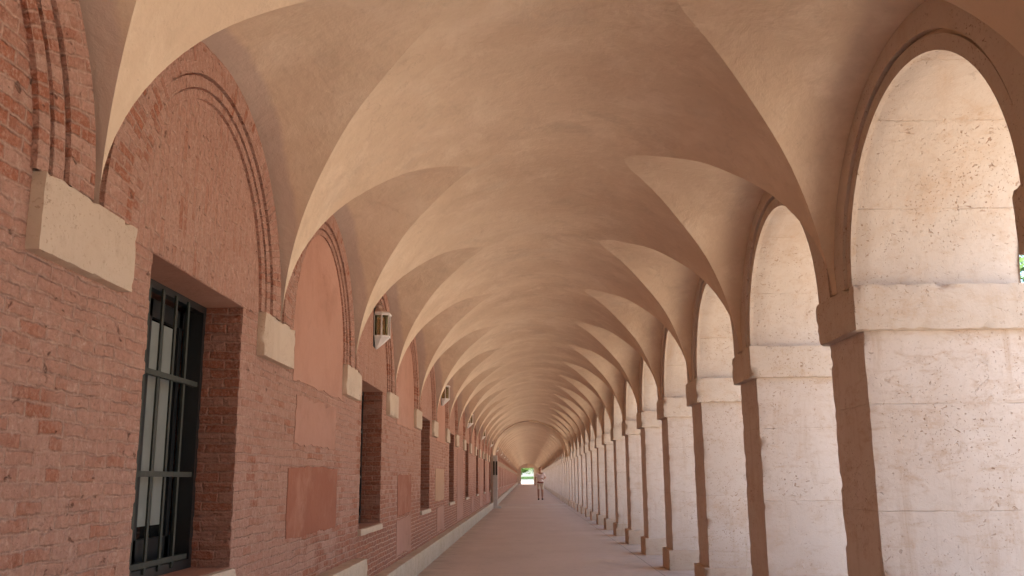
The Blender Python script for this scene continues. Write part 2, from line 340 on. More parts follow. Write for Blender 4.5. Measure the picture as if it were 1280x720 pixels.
# ---------------------------------------------------------------- left: brick wall
wall=thing('brick_wall','long limewashed red brick wall with barred windows, corbel blocks and blind arches','wall',(XL,LEFT_Y,0))
WY0,WY1,WZ0,WZ1=.245*S,.745*S,1.02,2.85; WD=.27; WTOP=5.35
kb=range(K0,K1)
def jit(i,s=0): 
    r=random.Random(i*13.7+s); return r.uniform(-.012,.012)
def wall_panel(win, seed):
    mb=MB(); X=0; CH=.0667
    if not win:
        mb.grid(lambda i,j:(X,i*S/8,-.2+j*(WTOP+.2)/8),8,8)
        return mb
    # below, above
    mb.face([(X,0,-.2),(X,S,-.2),(X,S,WZ0),(X,0,WZ0)]); 
    mb.face([(X,0,WZ1),(X,S,WZ1),(X,S,3.0),(X,0,3.0)]); mb.face([(X,0,3.0),(X,S,3.0),(X,S,WTOP),(X,0,WTOP)])
    n=int(round((WZ1-WZ0)/CH)); ch=(WZ1-WZ0)/n
    zs=[]
    for i in range(n):
        zs+= [(WZ0+i*ch+(0.005 if i else 0),i),(WZ0+(i+1)*ch-(0.005 if i<n-1 else 0),i)]
    for (za,ia),(zb,ib) in zip(zs,zs[1:]):
        a0,b0=WY0+jit(ia,seed),WY0+jit(ib,seed); a1,b1=WY1+jit(ia,seed+5),WY1+jit(ib,seed+5)
        mb.face([(X,0,za),(X,a0,za),(X,b0,zb),(X,0,zb)]); mb.face([(X,a1,za),(X,S,za),(X,S,zb),(X,b1,zb)])
        D=WD+.3
        mb.face([(X,a0,za),(X-D,a0,za),(X-D,b0,zb),(X,b0,zb)],[(0,za),(D,za),(D,zb),(0,zb)],2)
        mb.face([(X,a1,za),(X,b1,zb),(X-D,b1,zb),(X-D,a1,za)],[(0,za),(0,zb),(D,zb),(D,za)],2)
    D=WD+.3
    mb.face([(X,WY0,WZ1),(X-D,WY0,WZ1),(X-D,WY1,WZ1),(X,WY1,WZ1)],None,1)
    mb.face([(X,WY0,WZ0),(X,WY1,WZ0),(X-D,WY1,WZ0),(X-D,WY0,WZ0)],None,1)
    return mb
M['jamb']=brick_mat('window_jamb_brick',wash=.48,red=.35,tone=.9)
wp=[wall_panel(True,i).data('brick_panel_with_window',[M['brick'],M['lunette_plaster'],M['jamb']]) for i in (1,2)]
bp=wall_panel(False,0).data('blind_brick_panel',[M['brick']])
for k in kb:
    y=k*S; even=(k%2==0)
    link('wall_panel', wp[(k//2)%2] if even else bp, wall,(0,y,0))
# mass of the building behind and above the wall
mb=MB(); mb.box(-9,-.62,K0*S,K1*S,-.3,5.3); mb.box(-9,0,K0*S,K1*S,WTOP,7.6,1)
link('building_mass',mb.data('building_mass',[M['black'],M['brick']]),wall)
mb=MB(); x0,x1=-9.3,.3
for i in range(8):
    pass
mb.face([(x1,K0*S,7.55),(x1,K1*S,7.55),(-4.5,K1*S,9.0),(-4.5,K0*S,9.0)]); mb.face([(-9.3,K0*S,7.55),(-4.5,K0*S,9.0),(-4.5,K1*S,9.0),(-9.3,K1*S,7.55)])
mb.face([(x1,K0*S,7.5),(-9.3,K0*S,7.5),(-9.3,K1*S,7.5),(x1,K1*S,7.5)])
link('roof',mb.data('roof',[M['tile']]),wall)

# arch rings
VOFF=.17
def ell(a,h,z0,t): return (a*cos(t), z0+h*sin(t))
def ring(mb,xin,xout,ai,hi,ao,ho,z0,yc,nt=40,m=0,zlow=None,uk=1.0):
    L=0; prev=None; us=[]
    for i in range(nt+1):
        t=pi*i/nt; p=ell((ai+ao)/2,(hi+ho)/2,z0,t)
        if prev: L+=math.dist(p,prev)
        prev=p; us.append(L)
    def P(i,a,h,x):
        t=pi*i/nt; y,z=ell(a,h,z0,t); return (x,yc+y,z)
    w=ao-ai
    mb.grid(lambda i,j:P(i,ai if j==0 else ao,hi if j==0 else ho,xout),nt,1,lambda i,j:(us[i],j*w),m,False)
    mb.grid(lambda i,j:P(i,ai,hi,xin if j==0 else xout),nt,1,lambda i,j:(us[i],j*abs(xout-xin)),m,False)
    mb.grid(lambda i,j:P(i,ao,ho,xin if j==0 else xout),nt,1,lambda i,j:(us[i],j*abs(xout-xin)),m,False)
    if zlow is not None:   # straight feet down to the corbel
        for sgn in (-1,1):
            ya,yb=yc+sgn*ai,yc+sgn*ao
            q=lambda y,z,x:(x,y,z)
            mb.face([q(ya,zlow,xout),q(yb,zlow,xout),q(yb,z0,xout),q(ya,z0,xout)],[(0,0),(0,w),(z0-zlow,w),(z0-zlow,0)],m)
            mb.face([q(ya,zlow,xin),q(ya,zlow,xout),q(ya,z0,xout),q(ya,z0,xin)],[(0,0),(0,.05),(z0-zlow,.05),(z0-zlow,0)],m)
            mb.face([q(yb,zlow,xin),q(yb,zlow,xout),q(yb,z0,xout),q(yb,z0,xin)],[(0,0),(0,.05),(z0-zlow,.05),(z0-zlow,0)],m)
LA,LH,LZ=1.60,1.46,2.893
mb=MB(); yc=.5*S+.023
zl=None
ring(mb,-.01,.058,1.365,1.295,1.60,1.46,LZ,yc,m=0,zlow=zl)
ring(mb,-.01,.022,1.35,1.28,1.365,1.295,LZ,yc,m=1,zlow=zl)
ring(mb,-.01,.040,1.255,1.215,1.35,1.28,LZ,yc,m=0,zlow=zl)
ring(mb,-.01,.016,1.243,1.203,1.255,1.215,LZ,yc,m=1,zlow=zl)
ring(mb,-.01,.028,1.15,1.15,1.243,1.203,LZ,yc,m=0,zlow=zl)
ringd=mb.data('brick_arch',[M['brick_ring'],M['brick_joint']])
# soldier-brick infill of the window bays, plaster infill of the blind bays
def infill(mat,name,x,a,h,zb,jag=.012,seed=3):
    mb=MB(); nt=40; rr=random.Random(seed)
    pts=[(a*cos(pi*i/nt),LZ+h*sin(pi*i/nt)) for i in range(nt+1)]
    nn=26; low=[(-a+2*a*i/nn, zb+rr.uniform(-jag,jag)) for i in range(nn+1)]
    poly=[(y,z) for y,z in pts]+low
    f=[(x,yc+y,z) for y,z in poly]; cy_=(0,LZ+.2)
    c=(x,yc,LZ+.3)
    for p,q in zip(f,f[1:]+f[:1]):
        mb.face([c,p,q]); mb.face([p,(x-.03,p[1],p[2]),(x-.03,q[1],q[2]),q])
    return mb.data(name,[mat])
inf_b=infill(M['brick_vert'],'soldier_brick_infill',.006,1.15,1.15,2.853,.0)
inf_p=infill(M['lunette_plaster'],'plaster_infill',.010,1.15,1.15,3.30,.02,5)
def patch(name,mat,y0,y1,z0,z1,x,seed,jag=.012):
    rr=random.Random(seed); pts=[]; n=30
    def wv(a,b_): return jag*(1.5*noise.noise(Vector((a*2.3+seed*5.1,b_*2.3,seed)))+.9*noise.noise(Vector((a*9,b_*9,seed*2.0)))+.5*noise.noise(Vector((a*31,b_*31,seed*3.0))))
    ring_=[(y0+(y1-y0)*i/n,z0) for i in range(n)]+[(y1,z0+(z1-z0)*i/n) for i in range(n)]+[(y1+(y0-y1)*i/n,z1) for i in range(n)]+[(y0,z1+(z0-z1)*i/n) for i in range(n)]
    pts=[(a+wv(a,b_),b_+wv(b_+7,a)) for a,b_ in ring_]
    mb=MB(); c=(x,(y0+y1)/2,(z0+z1)/2); f=[(x,y,z) for y,z in pts]
    for p,q in zip(f,f[1:]+f[:1]):
        mb.face([c,p,q]); mb.face([p,(-.02,p[1],p[2]),(-.02,q[1],q[2]),q])
    return mb.data(name,[mat])
pt_mid=patch('plaster_patch',M['lunette_plaster'],1.25,1.85*S-S+.0,2.50,3.26,.007,11,.02)
pt_mid=patch('plaster_patch',M['lunette_plaster'],.20*S,.86*S,2.49,3.25,.007,11,.02)
pt_up=patch('plaster_patch',M['faded_plaster'],.245*S,.77*S,1.93,2.36,.007,12,.03)
pt_red=patch('plaster_patch',M['red_plaster'],.19*S,.82*S,1.11,1.73,.007,13,.015)
pt_red2=patch('plaster_patch',M['red_plaster'],.27*S,.79*S,1.05,1.69,.007,14,.03)
pt_low=patch('plaster_patch',M['faded_plaster'],.25*S,.8*S,.42,.98,.007,15,.03)
pt_yel=patch('plaster_patch',M['yellow_plaster'],.12*S,.8*S,1.12,1.86,.007,16,.02)
pt_pink=patch('plaster_patch',M['faded_plaster'],.1*S,.88*S,.42,2.5,.007,17,.03)

# corbel blocks
def chip_box(x0,x1,y0,y1,z0,z1,seed,step=.045,amp=.006,chip=.022,uvz=0):
    """stone box on a fine grid with knocked arrises"""
    mb=MB()
    def warp(p):
        x,y,z=p
        q=Vector((x*11+seed*3.1,y*11,z*11+seed)); nv=noise.noise_vector(q)*amp*.25
        ex=[min(abs(x-x0),abs(x-x1))<1e-6, min(abs(y-y0),abs(y-y1))<1e-6, min(abs(z-z0),abs(z-z1))<1e-6]
        r=Vector((x,y,z))+nv
        if sum(ex)>=2:
            c=(noise.noise(Vector((x*3,y*3,z*9))+Vector((seed*1.7,0,0)))*.5+.5); c2=max(0,noise.noise(Vector((x*5,y*5,z*5+seed*9)))-.12)
            c2=max(0,noise.noise(Vector((x*9,y*9,z*9+seed*9)))-.12); c3=max(0,noise.noise(Vector((x*14,y*14,z*14+seed*5)))-.05)
            amt=chip*.10+max(0,c2-.15)*chip*3.0+c3*chip*.9
            ctr=Vector(((x0+x1)/2 if ex[0] else x,(y0+y1)/2 if ex[1] else y,(z0+z1)/2 if ex[2] else z))
            d=Vector((math.copysign(1,ctr.x-x) if ex[0] else 0,math.copysign(1,ctr.y-y) if ex[1] else 0,math.copysign(1,ctr.z-z) if ex[2] else 0))
            r+=d*amt
        return tuple(r)
    nx=max(2,round((x1-x0)/step)); ny=max(2,round((y1-y0)/step)); nz=max(2,round((z1-z0)/step))
    lin=lambda a,b,i,n:a+(b-a)*i/n if i<n else b
    for X,fl in ((x0,0),(x1,1)):
        mb.grid(lambda i,j:warp((X,lin(y0,y1,i,ny),lin(z0,z1,j,nz))),ny,nz,lambda i,j:(lin(y0,y1,i,ny),lin(z0,z1,j,nz)+uvz))
    for Y in (y0,y1):
        mb.grid(lambda i,j:warp((lin(x0,x1,i,nx),Y,lin(z0,z1,j,nz))),nx,nz,lambda i,j:(lin(x0,x1,i,nx),lin(z0,z1,j,nz)+uvz))
    for Zz in (z0,z1):
        mb.grid(lambda i,j:warp((lin(x0,x1,i,nx),lin(y0,y1,j,ny),Zz)),nx,ny,lambda i,j:(lin(x0,x1,i,nx),lin(y0,y1,j,ny)))
    return mb
blk=[chip_box(-.08,.063,-.459,.459,2.549,2.892,s,.04,.004,.02).data('corbel_block',[M['block']]) for s in (1,2,3,4)]
blk_far=chip_box(-.08,.063,-.459,.459,2.549,2.892,5,.2,.002,.008).data('corbel_block',[M['block']])

# window parts (built at the wall plane, local y = bay start)
def window_meshes():
    f=MB(); X=-WD
    f.box(X-.06,X,WY0-.02,WY0+.05,WZ0,WZ1+.01); f.box(X-.06,X,WY1-.05,WY1+.02,WZ0,WZ1+.01)
    f.box(X-.06,X,WY0+.05,WY1-.05,WZ1-.05,WZ1+.01); f.box(X-.06,X,WY0+.05,WY1-.05,WZ0,WZ0+.06)
    ym=WY0+1.08
    for a in (WY0+.98,WY0+1.52): f.box(X-.20,X-.14,a,a+.06,WZ0+.06,WZ1-.05)
    f.box(X-.20,X-.14,WY0,WY1,WZ0+.06,WZ0+.22); f.box(X-.20,X-.14,WY0,WY1,WZ1-.17,WZ1-.05)
    f.box(X-.14,X-.06,WY0+.0,WY0+.05,WZ0,WZ1); f.box(X-.14,X-.06,WY1-.05,WY1,WZ0,WZ1)
    g=MB(); n=6
    for i in range(n):
        y=WY0+.17+.222*i; g.box(X+.002,X+.014,y-.016,y+.016,WZ0+.03,WZ1-.03)
    for z in (1.11,1.65,2.27): g.box(X-.008,X+.026,WY0+.04,WY1-.16,z-.017,z+.017)
    p=MB(); p.box(X-.185,X-.175,WY0+.07,ym-.02,WZ0+.15,WZ1-.12); 
    q=MB(); q.box(X-.186,X-.176,WY0+.02,WY1-.02,WZ0+.15,WZ1-.12)
    c=MB()
    c.box(X-.172,X-.158,WY0+1.05,WY0+1.26,WZ0+.30,WZ1-.19); c.box(X-.170,X-.156,WY0+1.285,WY0+1.49,WZ0+.30,WZ1-.19)  # two pale grey panels just in front of the glass
    s=chip_box(-WD-.02,.045,WY0-.06,WY1+.06,WZ0-.085,WZ0-.004,7,.06,.003,.012)
    return (f.data('window_frame',[M['frame']]),g.data('iron_grille',[M['iron']]),q.data('window_pane',[M['glass']]),c.data('pale_panel',[M['panel_grey']]),s.data('window_sill',[M['block']]))
W=window_meshes()
for k in kb:
    y=k*S
    link('brick_arch',ringd,wall,(0,y,0))
    link('corbel_block', blk[k%4] if k<9 else blk_far, wall,(0,y,0))
    if k%2==0:
        w=link('window',W[0],wall,(0,y,0))
        for nm,i in (('iron_grille',1),('window_pane',2),('pale_panel',3),('window_sill',4)): link(nm,W[i],w)
        link('soldier_brick_infill',inf_b,wall,(0,y,0))
    else:
        link('plaster_infill',inf_p,wall,(0,y,0)) if k>0 else None
        if k>0 and k<16:
            ps={1:[pt_mid,pt_up,pt_red],3:[pt_mid,pt_red2,pt_low],5:[pt_mid,pt_yel,pt_low],7:[pt_pink],9:[pt_mid,pt_low],11:[pt_pink]}.get(k,[pt_pink])
            for i,q in enumerate(ps): 
                l=link('plaster_patch',q,wall,(0,y,0))
        elif k>=16: link('plaster_patch',pt_pink,wall,(0,y,0))
# plinth with its step
XP=.17
mb=MB()
def plinth(y0,y1,zt,follow=False):
    r=chip_box(-.02,XP,y0,y1,-.1,zt,9,.12,.006,.016)
    return r
pl1=plinth(K0*S,11.25-LEFT_Y,.70); pl1.f=pl1.f
link('plinth',pl1.data('plinth',[M['plinth']]),wall)
n=18; yy0=11.25-LEFT_Y
link('plinth',plinth(yy0,48.9,.35).data('plinth',[M['plinth']]),wall)
mb=MB(); ysl=[53.4+ i*6 for i in range(25)]; ysl=[q for q in ysl if q<Y_END-LEFT_Y]+[Y_END-LEFT_Y]
for a,b_ in zip(ysl,ysl[1:]):
    za,zb=.35+ramp_z(a+LEFT_Y),.35+ramp_z(b_+LEFT_Y)
    mb.face([(XP,a,-.1),(XP,b_,-.1),(XP,b_,zb),(XP,a,za)]); mb.face([(XP,a,za),(XP,b_,zb),(-.02,b_,zb),(-.02,a,za)])
mb.face([(-.02,ysl[0],-.1),(XP,ysl[0],-.1),(XP,ysl[0],.35),(-.02,ysl[0],.35)])
link('plinth',mb.data('plinth',[M['plinth']]),wall)

# ---------------------------------------------------------------- right: stone arcade
arc=thing('stone_arcade','row of pitted white limestone piers carrying round arches, open to the right','arcade',(XR,Z0,0))
HT,HTI,HTB=.3914,.4607,.429; XI,XB=2.512-XR,2.509-XR; D=XO-XR
near_ks=range(-2,9)
def pier_set(seed,near):
    st=.045 if near else .25
    if near:
        a=chip_box(0,D,-HT,HT,.33,ZIB+.01,seed,.05,.005,.016)
        b=chip_box(XI,D+.07,-HTI,HTI,ZIB,ZIT,seed+20,.045,.006,.024)
        c=chip_box(XB,D+.07,-HTB,HTB,-.15,.348,seed+40,.045,.007,.03)
    else:
        a=chip_box(0,D,-HT,HT,.33,ZIB+.01,seed,.3,.003,.008)
        b=chip_box(XI,D+.07,-HTI,HTI,ZIB,ZIT,seed+20,.3,.003,.012)
        c=chip_box(XB,D+.07,-HTB,HTB,-.15,.348,seed+40,.3,.003,.012)
    return a.data('pier',[M['stone']]),b.data('impost',[M['stone_impost']]),c.data('pier_base',[M['stone_base']])
far_sets=[pier_set(100+i,False) for i in range(3)]
for k in range(K0,K1+1):
    ps=pier_set(k+3,True) if k in near_ks else far_sets[k%3]
    p=link('pier',ps[0],arc,(0,k*S,0)); link('impost',ps[1],p,(0,.045 if k==0 else 0,0)); link('pier_base',ps[2],p,(0,0,ramp_z(Z0+k*S)*1.0))
# arches
AR=1.242; AOFF=.072; ATOP=5.5
def arch_mesh():
    mb=MB(); nt=48; yc=S/2+AOFF
    pt=lambda t:(yc+AR*cos(t),ZIT+AR*sin(t))
    # soffit
    nd=14
    def sf(i,j):
        y,z=pt(pi*i/nt); x=D*j/nd
        nv=noise.noise_vector(Vector((x*4,y*4,z*4)))*.006
        e=0
        if j in (0,nd): e=.012+.014*max(0,noise.noise(Vector((x,y*6,z*6+3)))) 
        t=pi*i/nt
        return (x+nv.x*.3,y+nv.y+cos(t)*e,z+nv.z+sin(t)*e)
    mb.grid(sf,nt,nd,lambda i,j:(D*j/nd,AR*pi*i/nt))
    for X,mi in ((0,1),(D,0)):
        # face with the arch hole: fan out to a rectangle
        for i in range(nt):
            a,b_=pi*i/nt,pi*(i+1)/nt
            def outer(t):
                dy,dz=cos(t),sin(t)
                lim=min(((S/2 - (AOFF if dy>0 else -AOFF))/abs(dy)) if abs(dy)>1e-6 else 9,(ATOP-ZIT)/dz if dz>1e-6 else 9)
                return (yc+dy*lim,ZIT+dz*lim)
            p0,p1,q0,q1=pt(a),pt(b_),outer(a),outer(b_)
            e=0.012
            mb.face([(X,)+p0,(X,)+q0,(X,)+q1,(X,)+p1],None,mi)
            if abs(q0[0]-q1[0])>1e-4 and abs(q0[1]-q1[1])>1e-4:   # corner triangle
                mb.face([(X,)+q0,(X,q0[0] if abs(q0[1]-ATOP)>1e-4 else q1[0],ATOP),(X,)+q1],None,mi)
    mb.face([(0,0,ATOP),(D,0,ATOP),(D,S,ATOP),(0,S,ATOP)])
    return mb.data('arch',[M['stone_arch'],M['vault']])
am=arch_mesh()
mb=MB()
ring(mb,.01,-.030,AR-.002,AR-.002,1.34,1.34,ZIT,S/2+AOFF,48,0)
ring(mb,.01,-.058,1.36,1.36,1.595,1.60,ZIT,S/2+.05,48,0)
avd=mb.data('archivolt',[M['stone_impost']])
for k in range(K0,K1):
    a=link('arch',am,arc,(0,k*S,0)); link('archivolt',avd,a)
mb=MB(); mb.box(0,D,K0*S,K1*S,ATOP,5.9); mb.box(-.0,D+.12,K0*S,K1*S,5.9,6.05)
link('parapet',mb.data('parapet',[M['stone_arch']]),arc)

# ---------------------------------------------------------------- vaulted ceiling
vault=thing('vaulted_ceiling','long ochre plastered groin vault ceiling with repeating curved lunettes','ceiling',(0,Z0,0))
VL,VR=-2.015,2.507
XC=(VL+VR)/2; RX=(VR-VL)/2; EX=1.964; CROWN=4.95
def B(x):
    o_=min(1,abs(x-XC)/RX); zs=2.907+.005*(x-VL)/(VR-VL); return zs+(CROWN-2.9095)*(1-o_**EX)**(1/EX)
VA=(1.672,1.506,3.049,.116,.041,-.051); VB=(1.658,1.554,2.881,.254,.002,.075)
def ridge(h,sl,q,d): return h+sl*d+q*d*d
def solve(side,t,P):
    a,h,z0,sl,q,_=P
    f=lambda d:B((VR-d) if side>0 else (VL+d))-(z0+ridge(h,sl,q,d)*sin(t))
    if f(0)>=0: return 0.0
    lo,hi=0.0,RX*.98
    for _ in range(50):
        m_=(lo+hi)/2
        if f(m_)<0: lo=m_
        else: hi=m_
    return hi
def wob(x,y,z):
    w=.012*sin(2*pi*y/S*1+x*2.1)+.009*sin(2*pi*y/S*2+x*3.7+1)+.006*sin(2*pi*y/S*3-x*5+2)
    e=min(1,(VR-x)/.5,(x-VL)/.5); return (x,y,z+w*max(0,e))
def vault_mesh():
    mb=MB(); nt=52; nd=18; halves={}
    for side,P_ in ((1,VA),(-1,VB)):
        a,h,z0,sl,q,off=P_
        ds=[solve(side,pi*i/nt,P_) for i in range(nt+1)]
        def P(i,j):
            t=pi*i/nt; d0=-.085 if side>0 else -.062; d=d0+(ds[i]-d0)*j/nd; x=(VR-d) if side>0 else (VL+d)
            return wob(x,off+a*cos(t),z0+ridge(h,sl,q,d)*sin(t))
        mb.grid(P,nt,nd,(lambda i,j:((-.062+(ds[i]+.062)*j/nd),0)) if side<0 else (lambda i,j:(9,0)))
        halves[side]=[((VR-ds[i]) if side>0 else (VL+ds[i]),a*cos(pi*i/nt),off) for i in range(0,nt//2+1)]
    xs=halves[-1][:]
    xl,xr=halves[-1][-1][0],halves[1][-1][0]
    nm=16
    for i in range(1,nm): 
        u=i/nm; xs.append((xl+(xr-xl)*u,0.0,VB[5]+(VA[5]-VB[5])*u))
    xs+= halves[1][::-1]
    ny=14
    def Q(i,j):
        x,g,off=xs[i]; g=min(g,S/2); y=off+g+(S-2*g)*j/ny
        return wob(x,y,B(x))
    mb.grid(Q,len(xs)-1,ny,lambda i,j:(9,0))
    return mb.data('vault_bay',[M['vault']])
vm=vault_mesh()
for k in range(K0,K1):
    link('vault_bay',vm,vault,(0,(k+.5)*S,0))
# transverse rib
def rib(y0,y1,xa,xb,crown,name='transverse_rib'):
    mb=MB(); nt=48; xc=(xa+xb)/2; rx=(xb-xa)/2
    f=lambda t:(xc-rx*cos(t),2.95+(crown-2.95)*sin(t)); g=lambda t:(XC-(RX+.06)*cos(t),2.95+2.15*sin(t))
    pin=[(xa,-.1)]+[f(pi*i/nt) for i in range(nt+1)]+[(xb,2.9)]
    pout=[(XL-.02,-.1)]+[g(pi*i/nt) for i in range(nt+1)]+[(XR+.02,2.9)]
    n_=len(pin)-1
    for y in (y0,y1): mb.grid(lambda i,j:((pin if j==0 else pout)[i][0],y,(pin if j==0 else pout)[i][1]),n_,1,lambda i,j:((pin if j==0 else pout)[i][0],(pin if j==0 else pout)[i][1]),0,False)
    mb.grid(lambda i,j:(pin[i][0],y0+(y1-y0)*j/4,pin[i][1]),n_,4,None,0,True)
    return mb.data(name,[M['vault']])
link('transverse_rib',rib(53.4-Z0,57.3-Z0,-1.93,2.36,4.87),vault)
# unseen roof slab over the gallery, put in to block the sky
mb=MB()
for a,b_ in ((-.1,0),):
    mb.face([(XL,K0*S,5.9),(XO+.3,K0*S,5.52+.5),(XO+.3,K1*S+1,6.02),(XL,K1*S+1,5.9)])
mb.box(XL-.05,XO+.35,K0*S,K1*S+.6,6.06,6.22)
link('sky_cover_roof',mb.data('sky_cover_roof',[M['tile']]),vault)

# end walls with an opening
def endwall(y0,y1,x0,x1,z1,name,label,zb=0):
    w=thing(name,label,'wall',(0,y0,0)); mb=MB(); dy=y1-y0
    mb.box(XL-.3,x0,0,dy,-.2,6.0); mb.box(x1,XO,0,dy,-.2,6.0); mb.box(x0,x1,0,dy,z1,6.0)
    link('masonry',mb.data('masonry',[M['vault']]),w)
    mb=MB(); t=.14
    mb.box(x0-.02,x0+t,-.03,dy+.03,zb,z1); mb.box(x1-t,x1+.02,-.03,dy+.03,zb,z1); mb.box(x0+t,x1-t,-.03,dy+.03,z1-t,z1+.02)
    link('door_surround',mb.data('door_surround',[M['stone_base']]),w)
endwall(Y_END,Y_END+.5,-1.36,1.62,4.1,'end_wall','plastered wall closing the far end of the gallery around a bright doorway',ramp_z(Y_END))
endwall(Y_START-.5,Y_START,-1.36,1.62,4.1,'end_wall','unseen plastered wall added behind the viewpoint to cut light from the gallery end')  # unseen wall, added to cut the light entering from the open end

# ---------------------------------------------------------------- lanterns
def lantern_meshes():
    # origin on the wall at the lantern's bottom point, +x off the wall
    A=[(0.02,-.125),(.115,-.125),(.20,-.062),(.20,.062),(.115,.125),(.02,.125)]
    def prism(mb,poly0,z0,poly1,z1,m=0,capb=True,capt=True):
        n_=len(poly0)
        for i in range(n_):
            a,b_=poly0[i],poly0[(i+1)%n_]; c,d=poly1[(i+1)%n_],poly1[i]
            mb.face([(a[0],a[1],z0),(b_[0],b_[1],z0),(c[0],c[1],z1),(d[0],d[1],z1)],None,m)
        if capb: mb.face([(p[0],p[1],z0) for p in poly0],None,m)
        if capt: mb.face([(p[0],p[1],z1) for p in poly1],None,m)
    sc=lambda s_,o=.02:[(o+(x-o)*s_,y*s_) for x,y in A]
    fr=MB()
    prism(fr,sc(.12),0,sc(.55),.07); prism(fr,sc(.55),.07,sc(1.0),.15); prism(fr,sc(1.06),.15,sc(1.06),.175)
    prism(fr,sc(1.08),.455,sc(1.14),.475); prism(fr,sc(1.14),.475,sc(1.02),.50)
    for (x,y) in A[1:5]: fr.box(x-.009,x+.009,y-.009,y+.009,.175,.455)
    fr.box(.0,.02,-.125,-.107,.175,.455); fr.box(.0,.02,.107,.125,.175,.455)
    cap=MB(); prism(cap,sc(.98),.50,sc(.42),.565); prism(cap,sc(.42),.565,sc(.42),.60); prism(cap,sc(.55),.60,sc(.30),.64); 
    cap.tube([(.08,0,.64),(.08,0,.67)],.015,8)
    back=MB(); back.box(-.01,.012,-.14,.14,.02,.62)  # black plate, also standing in for the shadow strip beside the lantern
    gl=MB()
    for p,q in zip(A[:-1],A[1:]):
        c=Vector(((p[0]+q[0])/2,(p[1]+q[1])/2)); P=[c+(Vector(r)-c)*.9 for r in (p,q)]
        nrm=Vector((P[1].y-P[0].y,-(P[1].x-P[0].x))).normalized()*.004
        for s_ in (0,1):
            a,b_=P[0]-nrm*s_,P[1]-nrm*s_; gl.face([(a.x,a.y,.178),(b_.x,b_.y,.178),(b_.x,b_.y,.452),(a.x,a.y,.452)])
    bu=MB(); bu.tube([(.09,0,.17),(.09,0,.25)],.018,8); bu.tube([(.09,0,.25),(.09,0,.28),(.09,0,.31),(.09,0,.345)],[.014,.024,.018,.003],10)
    return fr.data('lantern_frame',[M['lamp_white']]),cap.data('lantern_cap',[M['lamp_cap']]),back.data('shadow_back_plate',[M['black']]),gl.data('lantern_glass',[M['lamp_glass']]),bu.data('candle_bulb',[M['bulb']])
LM=lantern_meshes()
ordn=['nearest white glazed wall lantern, in the blind arch beside the second barred window','second white wall lantern from the front, small on the brick wall','third white wall lantern from the front, partly behind a vault groin','fourth white wall lantern from the front, tiny high on the brick wall','fifth white wall lantern, last one before the projecting rib','first white wall lantern beyond the projecting rib']
for i,k in enumerate([2,5,8,11,14,17,20,23,26,29]):
    lab=ordn[i] if i<6 else 'tiny far white wall lantern, number %d counting from the nearest'%(i+1)
    t=thing('wall_lantern',lab,'lantern',(XL,LEFT_Y+(k+.5)*S+(.0),3.36),group='white lanterns on the brick wall')
    for nm,me in zip(('lantern_frame','lantern_cap','shadow_back_plate','lantern_glass','candle_bulb'),LM): link(nm,me,t)

# ---------------------------------------------------------------- pale post with dark panels by the rib
post=thing('stone_post','pale stone post with two black upright panels on a foot, against the brick wall','post',(-1.80,53.1,0))
link('shaft',chip_box(-.11,.13,-.16,.16,.1,2.95,3,.1,.003,.01).data('post_shaft',[M['post_stone']]),post)
link('foot',chip_box(-.2,.32,-.3,.2,0,.12,4,.08,.003,.01).data('post_foot',[M['post_stone']]),post)
mb=MB(); mb.box(-.11,-.03,-.20,-.165,1.85,2.62); l=link('black_panel',mb.data('black_panel',[M['black']]),post)
mb=MB(); mb.box(.05,.13,-.20,-.165,1.85,2.62); link('black_panel',mb.data('black_panel',[M['black']]),post)

# ---------------------------------------------------------------- person (metres, origin at the feet)
def skinned(name,joints,edges,mat,parent,sub=2,root=0):
    me=bpy.data.meshes.new(name); me.from_pydata([j[0] for j in joints],edges,[]); me.materials.append(mat)
    o=bpy.data.objects.new(name,me); C.objects.link(o)
    md=o.modifiers.new('s','SKIN'); md.use_smooth_shade=True; sb=o.modifiers.new('u','SUBSURF'); sb.levels=sb.render_levels=sub
    for i,j in enumerate(joints):
        r=j[1]; r=(r,r) if not isinstance(r,tuple) else r
        me.skin_vertices[0].data[i].radius=r; me.skin_vertices[0].data[i].use_root=(i==root)
    dg=bpy.context.evaluated_depsgraph_get(); ev=o.evaluated_get(dg); nm=bpy.data.meshes.new_from_object(ev)
    o.modifiers.clear(); o.data=nm; nm.name=name
    if not nm.materials: nm.materials.append(mat)
    if parent: o.parent=parent
    return o
PX,PY=1.04,72.0
person=link('person',None,None,(PX,PY,ramp_z(PY)))
person.scale=(1.12,1,1)
tag(person,'walking person in pale pink shirt, beige shorts and black shoes, one hand at chest','person')
# facing the camera (-y); person's right side is at -x
J=[((0,0,.98),(.14,.10)),((0,0,1.12),(.125,.09)),((0,0,1.32),(.15,.10)),((0,0,1.47),(.12,.085)),((0,-.005,1.56),.052),((0,-.015,1.62),.055),
   ((-.17,0,1.47),.058),((-.25,.03,1.22),.043),((-.27,-.04,.98),.033),((-.275,-.07,.90),(.035,.02)),
   ((.17,0,1.47),.058),((.27,.02,1.24),.043),((.16,-.20,1.16),.033),((.10,-.25,1.19),(.035,.02)),
   ((-.09,0,.92),.095),((-.10,-.06,.50),.06),((-.10,-.02,.28),.058),((-.10,.05,.09),.036),((-.10,-.07,.045),.032),
   ((.09,0,.92),.095),((.10,.03,.50),.06),((.10,.07,.28),.056),((.10,.14,.10),.036),((.10,.03,.05),.032)]
E_=[(0,1),(1,2),(2,3),(3,4),(4,5),(3,6),(6,7),(7,8),(8,9),(3,10),(10,11),(11,12),(12,13),(0,14),(14,15),(15,16),(16,17),(17,18),(0,19),(19,20),(20,21),(21,22),(22,23)]
